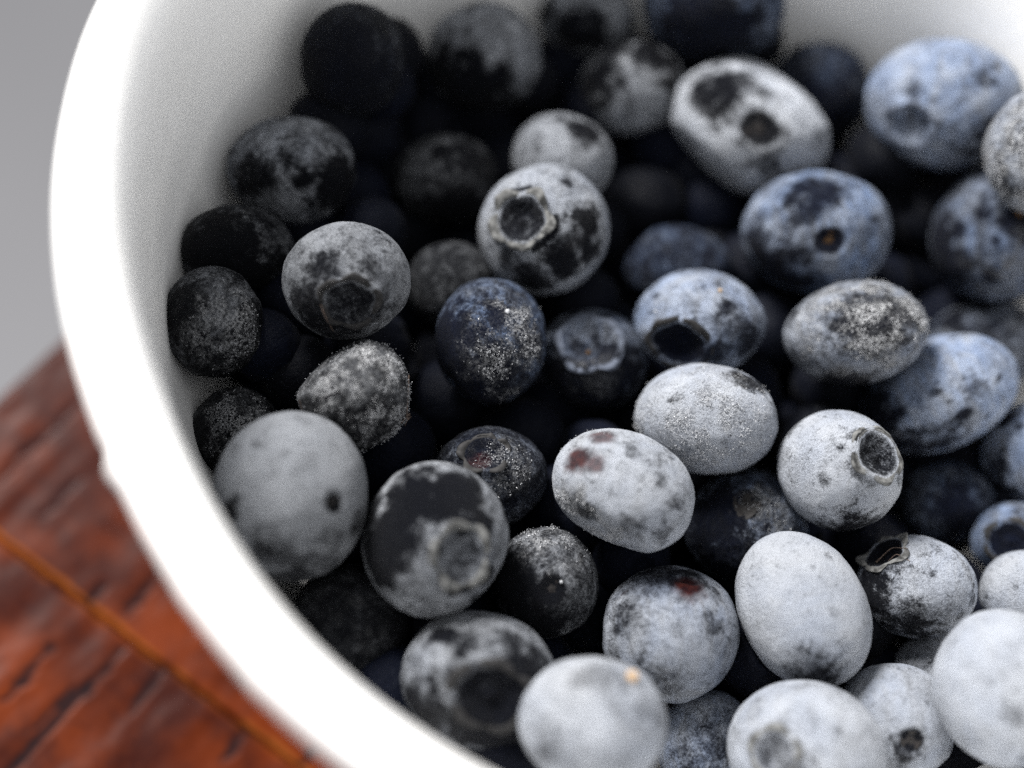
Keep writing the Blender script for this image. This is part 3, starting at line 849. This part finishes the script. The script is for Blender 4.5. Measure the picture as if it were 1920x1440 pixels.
    33: {'label': 'dark wrinkled blueberry with a hole, wedged between the chalky and the egg shaped ones', 'bloom': 0.6, 'tone': 0.9, 'blue': 0.7, 'wrinkle': 0.12, 'scar': (0.0, 0.397, 0.24, 'dark'), 'spots': [(-0.529, 0.0, 0.6, 1.0), (-0.441, -0.441, 0.5, 0.9)], 'rime': [(0.441, 0.264, 0.5, 0.35)], 'crystals': 600},
    34: {'label': 'smooth bright white egg shaped blueberry standing upright at lower right', 'flecks': 8, 'bloom': 1.2, 'tone': 0.98, 'blue': 0.14, 'spots': [(0.363, 0.718, 0.08, 0.6), (0.4, -0.059, 0.1, 0.5), (0.178, -0.837, 0.4, 0.9)], 'lump': 0.05, 'rz': 6.9},
    35: {'label': 'pale blueberry with torn leafy calyx bits on its crown, right of the egg', 'bloom': 1.05, 'tone': 0.98, 'blue': 0.22, 'calyx': (-0.521, 0.638, 0.36, 0.12, 'pale'), 'cup': 0.14, 'cupdark': 1.4, 'spots': [(-0.864, -0.098, 0.5, 1.3), (-0.177, -0.687, 0.6, 0.9), (-0.668, 0.393, 0.4, 0.9)], 'fibres': [[(-0.7, 0.45, 0.2), (-0.4, 0.7, 0.8), (-0.1, 0.62, 0.3)], [(-0.5, 0.5, 0.1), (-0.3, 0.55, 0.5), (-0.1, 0.45, 0.1)]]},  # spots at the left and bottom paint the egg's shadow
    36: {'label': 'lilac grey blueberry with a dark red split in its skin', 'bloom': 1.0, 'tone': 0.92, 'blue': 0.3, 'gash': [(-0.667, 0.558, 0.341, 0.729, 0.1)], 'ruddy': [(0.279, 0.605, 0.22, 1.0)], 'spots': [(-0.163, 0.899, 0.5, 0.7), (-0.667, 0.279, 0.3, 0.6), (0.574, 0.047, 0.2, 0.6), (-0.434, -0.651, 0.4, 0.5), (0.186, 0.822, 0.35, 0.9)]},
    37: {'label': 'dark frost topped blueberry with a small black stem pit, left of the red split one', 'bloom': 0.48, 'tone': 0.75, 'blue': 0.04, 'scar': (0.126, -0.126, 0.22, 'dark'), 'rime': [(0.078, 0.796, 0.6, 0.5)], 'crystals': 900, 'spots': [(-0.602, -0.078, 0.6, 1.1), (-0.214, -0.66, 0.5, 0.9)], 'beads': [(0.291, 0.0, 0.16, M_ICE)]},  # its white bead stands in for a highlight dot
    38: {'label': 'big dark faced blueberry with pale rim and a five pointed calyx, lower left', 'bloom': 0.82, 'tone': 0.85, 'blue': 0.06, 'calyx': (0.333, -0.199, 0.33, 0.1, 'pale'), 'cup': 0.07, 'cupdark': 0.35, 'ringdark': 1.2, 'spots': [(-0.319, 0.582, 0.45, 1.5), (0.248, 0.582, 0.4, 1.5), (-0.674, -0.27, 0.4, 1.6), (0.603, 0.227, 0.2, 1.0), (-0.532, 0.156, 0.5, 1.1), (-0.816, 0.369, 0.3, 0.8), (0.674, -0.482, 0.12, 1.2), (0.248, -0.624, 0.1, 1.1)], 'lump': 0.05},
    39: {'label': "largest smooth matt grey blueberry, dark speckled below, beside the bowl's left rim", 'bloom': 1.15, 'tone': 0.62, 'blue': 0.03, 'flecks': 10, 'scar': (0.492, -0.079, 0.11, 'dark'), 'spots': [(-0.702, -0.164, 0.12, 1.2), (-0.65, -0.033, 0.08, 1.0), (-0.177, -0.722, 0.4, 0.75), (0.348, -0.787, 0.4, 0.8), (0.085, -0.984, 0.5, 0.9), (-0.636, -0.656, 0.3, 0.6), (0.807, -0.394, 0.2, 0.9)], 'lump': 0.035},
    40: {'label': 'lopsided blueberry covered in curly white rime with stray dry hairs', 'bloom': 0.5, 'tone': 0.55, 'blue': 0.0, 'rime': [(0.236, 0.17, 1.35, 1.0)], 'crystals': 3600, 'spots': [(0.5, 0.453, 0.14, 1.2), (0.236, -0.585, 0.4, 1.3), (-0.613, -0.302, 0.4, 1.1), (0.519, -0.774, 0.4, 1.0)], 'lump': 0.12, 'flats': [(-0.613, 0.736, 0.62, 0.8, 0)], 'fibres': [[(-0.95, -0.1, 0.2), (-1.05, -0.3, 0.3), (-1.0, -0.55, 0.2)], [(0.95, -0.2, 0.2), (0.85, -0.45, 0.4), (0.6, -0.8, 0.5)], [(0.8, -0.5, 0.1), (0.65, -0.75, 0.4), (0.5, -1.0, 0.3)]]},
    41: {'label': 'small dark frost dusted blueberry at the left wall behind the largest grey one', 'bloom': 0.4, 'tone': 0.6, 'blue': 0.0, 'rime': [(0.081, 0.256, 0.8, 0.6)], 'crystals': 1300, 'spots': [(-0.267, -0.558, 0.7, 1.2), (-0.674, 0.14, 0.4, 0.8)]},
    42: {'label': 'black purple blueberry with crusty reddish crown, behind the big dark faced one', 'bloom': 0.32, 'tone': 0.6, 'blue': 0.4, 'calyx': (-0.078, 0.44, 0.34, 0.1, 'dark'), 'cup': 0.1, 'cupdark': 1.3, 'ruddy': [(-0.176, 0.322, 0.22, 0.5)], 'rime': [(0.215, 0.244, 0.5, 0.3)], 'crystals': 500, 'wrinkle': 0.08},
    43: {'label': 'mottled grey blueberry at the near rim with a dark calyx low in front', 'bloom': 0.75, 'tone': 0.85, 'blue': 0.12, 'calyx': (0.159, -0.238, 0.42, 0.06, 'dark'), 'cup': 0.1, 'cupdark': 0.85, 'spots': [(-0.505, 0.57, 0.15, 1.3), (-0.217, 0.447, 0.2, 0.6), (0.577, 0.014, 0.5, 1.0), (-0.722, -0.419, 0.4, 0.9), (0.217, -0.635, 0.6, 1.2), (0.722, 0.303, 0.2, 0.7)]},
    44: {'label': 'smooth pale blurred blueberry with a faint orange patch, nearest the bottom rim', 'flecks': 8, 'bloom': 1.12, 'tone': 0.98, 'blue': 0.1, 'spots': [(0.135, 0.623, 0.35, 0.55), (0.735, 0.135, 0.3, 0.4), (-0.69, -0.315, 0.4, 0.4)], 'beads': [(0.525, 0.615, 0.55, M_ORANGE)], 'lump': 0.06},
    45: {'label': 'white blurred blueberry with a soft dark calyx dimple at the bottom edge', 'flecks': 8, 'bloom': 1.12, 'tone': 1.02, 'blue': 0.12, 'calyx': (-0.408, -0.029, 0.28, 0.06, 'pale'), 'cup': 0.08, 'cupdark': 0.6, 'spots': [(-0.229, -0.229, 0.25, 0.7)], 'lump': 0.05},
    46: {'label': 'blurred blue grey blueberry low between the two pale ones at the bottom edge', 'bloom': 0.95, 'tone': 1.0, 'blue': 0.5, 'spots': [(0.254, -0.051, 0.4, 0.6), (-0.254, -0.457, 0.5, 0.5)]},
    47: {'label': 'pale blurred blueberry with one soft black spot, between the two biggest white ones', 'bloom': 1.1, 'tone': 0.95, 'blue': 0.2, 'scar': (0.235, -0.357, 0.2, 'dark'), 'spots': [(0.188, -0.47, 0.3, 0.8)]},
    48: {'label': 'big blurred near white blueberry at the lower right edge', 'flecks': 8, 'bloom': 1.2, 'tone': 1.08, 'blue': 0.12, 'spots': [(0.059, -0.293, 0.2, 0.4)], 'lump': 0.04},
    49: {'label': 'small pale lilac blueberry at the right edge just above the big near white one', 'flecks': 8, 'bloom': 1.15, 'tone': 1.0, 'blue': 0.18},
    50: {'label': 'dim grey blueberry peeping out beneath the torn calyx one and the big white one', 'bloom': 0.95, 'tone': 0.95, 'blue': 0.08},
    51: {'label': 'almost black blueberry against the near rim, under the largest grey one', 'bloom': 0.25, 'tone': 0.4, 'blue': 0.05, 'rime': [(0.318, 0.045, 0.5, 0.15)]},
}
DEEP = [  # x, y, z, radius of the ones underneath, coloured dark for gap shade
    (-11.28, -19.96, -34.36, 4.67), (2.41, 55.33, -35.31, 5.04), (-27.84, -3.47, -34.28, 4.65), (-28.11, 28.12, -31.97, 4.73), (11.08, 57.1, -30.93, 5.43),
    (20.09, -29.68, -35.49, 5.59), (-27.27, 8.2, -35.57, 5.11), (-12.12, 48.26, -34.7, 4.69), (-22.08, 35.67, -35.75, 5.05), (-26.53, 20.64, -35.11, 4.92),
    (36.43, 49.74, -33.11, 6.07), (44.29, 2.78, -35.15, 5.01), (36.23, 22.39, -34.82, 5.16), (38.33, 38.63, -35.0, 5.01), (7.18, 37.28, -35.81, 5.49),
    (23.37, 45.39, -36.0, 5.09), (-17.16, 1.84, -34.22, 5.64), (25.81, 15.63, -35.59, 5.26), (36.49, 12.28, -33.3, 5.4), (10.8, -6.61, -35.53, 5.07),
    (26.81, 26.55, -35.95, 5.24), (-9.83, -8.74, -35.39, 5.42), (18.1, 34.86, -39.03, 5.72), (0.01, 23.21, -39.7, 6.18), (-10.91, 23.31, -40.99, 5.01),
    (29.55, 38.4, -38.47, 5.16), (42.73, -16.45, -36.84, 5.08), (2.18, -22.78, -39.47, 6.28), (3.61, -0.22, -36.81, 5.25), (-0.21, 12.55, -40.43, 5.3),
    (45.3, 20.98, -40.55, 5.1), (19.1, -0.74, -38.59, 6.51), (-10.88, 35.49, -38.24, 6.28), (-16.9, 12.3, -40.97, 5.5), (26.34, 7.13, -40.14, 5.14),
    (52.59, -0.88, -36.17, 5.02), (33.41, -14.66, -39.86, 5.02), (18.51, 20.93, -39.66, 5.64), (17.17, 9.85, -40.43, 5.38), (17.29, -14.89, -40.68, 5.39),
    (-6.46, 1.44, -38.86, 5.0), (-0.63, 43.08, -40.13, 5.35), (4.61, -11.79, -40.25, 5.08), (36.48, 3.97, -40.89, 5.33), (-19.49, -9.01, -38.16, 5.21),
    (54.74, 23.44, -37.69, 5.27), (10.35, 26.84, -43.61, 5.8), (33.2, 18.39, -44.35, 5.89), (23.63, -21.48, -40.85, 5.06), (28.02, -8.87, -43.53, 5.06),
    (30.61, 29.02, -44.61, 5.79), (-3.31, -7.3, -43.29, 5.27), (45.39, 45.49, -34.31, 5.18), (15.23, -7.19, -45.58, 5.05), (-0.19, 4.6, -45.17, 5.21),
    (48.07, -9.85, -37.6, 5.12), (27.21, 53.61, -36.21, 5.18), (-6.66, -16.71, -40.66, 5.4), (29.07, 0.22, -44.96, 5.69), (36.26, 30.67, -30.96, 5.24),
    (-10.67, 5.15, -45.01, 5.06), (13.49, -24.2, -39.39, 5.05), (-19.89, 21.39, -40.49, 5.56), (-21.94, 14.72, -31.36, 4.23), (42.79, 53.35, -26.81, 4.52),
    (45.62, 36.7, -37.06, 4.32), (33.69, 57.65, -29.08, 4.45), (9.14, -18.44, -43.47, 4.46), (1.9, 30.09, -35.12, 4.65), (6.57, 45.39, -33.08, 4.43),
    (-28.97, 36.47, -26.41, 4.47), (-9.69, 43.27, -40.54, 4.29), (3.14, 49.98, -40.77, 4.29), (19.29, -9.78, -34.92, 4.37), (-21.73, -5.68, -31.49, 4.3),
    (5.33, 7.26, -40.03, 5.04), (-16.61, 41.14, -36.22, 4.68), (11.91, 0.51, -34.91, 4.43), (10.16, 9.91, -46.74, 4.53), (52.76, 9.54, -41.32, 4.48),
    (4.07, 18.45, -33.28, 4.39), (15.6, 41.05, -35.25, 4.89), (33.03, 51.64, -26.06, 4.81), (8.06, 18.64, -38.15, 4.37), (-3.4, 56.32, -32.82, 4.39),
    (4.2, 58.62, -28.88, 5.41), (11.35, 61.97, -26.15, 4.79), (5.98, 31.74, -41.19, 4.5), (21.83, 33.09, -33.49, 4.65), (-26.04, 2.56, -32.11, 4.96),
    (-23.13, 27.93, -36.96, 4.76), (45.86, 14.73, -38.96, 4.39), (13.77, 20.32, -45.79, 4.71), (6.72, -29.25, -36.81, 4.86), (57.41, 17.67, -37.16, 4.74),
    (50.07, 19.15, -37.1, 4.24), (12.94, -30.93, -35.37, 4.56), (35.54, -14.79, -34.05, 4.56), (30.9, -19.78, -42.5, 4.22), (33.06, -4.05, -41.46, 5.12),
    (-31.65, 24.32, -28.6, 4.75), (58.36, -1.79, -33.9, 4.22), (-7.41, 8.15, -39.29, 5.18), (39.07, -19.89, -39.29, 4.23), (25.87, 49.37, -32.24, 4.26),
    (49.16, 40.5, -35.42, 4.68), (41.2, 9.09, -31.49, 4.28), (45.72, 24.65, -35.64, 4.73), (-22.77, 40.9, -32.14, 4.32), (-28.19, 31.33, -26.6, 4.2),
    (41.85, 47.62, -28.55, 5.09), (-30.07, 13.61, -34.03, 4.63), (24.45, 57.79, -33.22, 4.54), (21.46, 46.7, -31.4, 4.35), (-5.71, 44.8, -37.7, 4.93),
    (-3.67, 46.07, -32.62, 5.05), (-16.32, 27.91, -39.69, 4.86), (3.24, 48.65, -31.99, 4.58), (-12.96, 44.22, -30.31, 4.2), (-23.42, -6.62, -37.38, 4.35),
    (11.29, 45.4, -34.56, 5.28), (46.42, 5.26, -39.91, 5.66), (43.41, -6.94, -33.43, 5.28), (-9.71, 51.92, -33.54, 4.49), (8.37, 53.28, -37.08, 4.51),
    (-26.13, -5.33, -29.4, 4.32), (-16.56, -22.98, -32.08, 4.39), (-16.24, 47.64, -31.43, 4.29), (30.52, 48.57, -33.38, 6.29), (50.69, 43.82, -31.54, 4.89),
    (54.54, 13.04, -39.72, 4.45), (56.0, 2.94, -37.66, 4.75), (53.96, 20.57, -37.19, 5.2), (62.17, -15.32, -36.04, 5.5), (59.66, -17.58, -35.04, 6.0),
    (13.29, -35.74, -32.85, 4.6), (59.85, 16.83, -34.74, 5), (0.23, -32.95, -34.7, 4.5)]

for key, spec in SPECS.items():
    Berry(key, spec).build()


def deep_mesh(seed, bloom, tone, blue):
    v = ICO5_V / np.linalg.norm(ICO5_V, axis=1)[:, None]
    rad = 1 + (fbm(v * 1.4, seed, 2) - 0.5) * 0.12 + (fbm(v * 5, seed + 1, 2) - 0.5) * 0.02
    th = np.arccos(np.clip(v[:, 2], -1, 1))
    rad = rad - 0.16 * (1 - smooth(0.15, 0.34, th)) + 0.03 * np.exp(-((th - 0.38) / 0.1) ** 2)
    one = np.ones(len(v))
    bare_or_shade = 1 - smooth(0.25, 0.36, th)
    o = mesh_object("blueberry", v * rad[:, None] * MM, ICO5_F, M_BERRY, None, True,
                    {"bare_or_shade": bare_or_shade, "rime": one * 0, "ruddy": one * 0, "blue": one * blue, "bloom": one * bloom, "tone": one * tone})
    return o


protos = [deep_mesh(3, -.25, .4, .3), deep_mesh(8, -.4, .4, .6), deep_mesh(14, -.2, .35, .1), deep_mesh(21, -.3, .4, .45)]  # skins nearly black, deepening the shade in the gaps by colour
used = set()
rnd = random.Random(4)
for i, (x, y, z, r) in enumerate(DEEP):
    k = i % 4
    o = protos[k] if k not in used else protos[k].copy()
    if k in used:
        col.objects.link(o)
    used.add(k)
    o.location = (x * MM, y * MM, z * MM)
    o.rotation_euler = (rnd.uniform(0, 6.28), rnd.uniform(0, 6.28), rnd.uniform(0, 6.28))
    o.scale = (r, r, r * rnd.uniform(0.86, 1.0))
    tag(o, "blueberry blackened to deepen the shade of the gaps under the frosted top layer", "blueberry", "blueberries in the dark gaps")
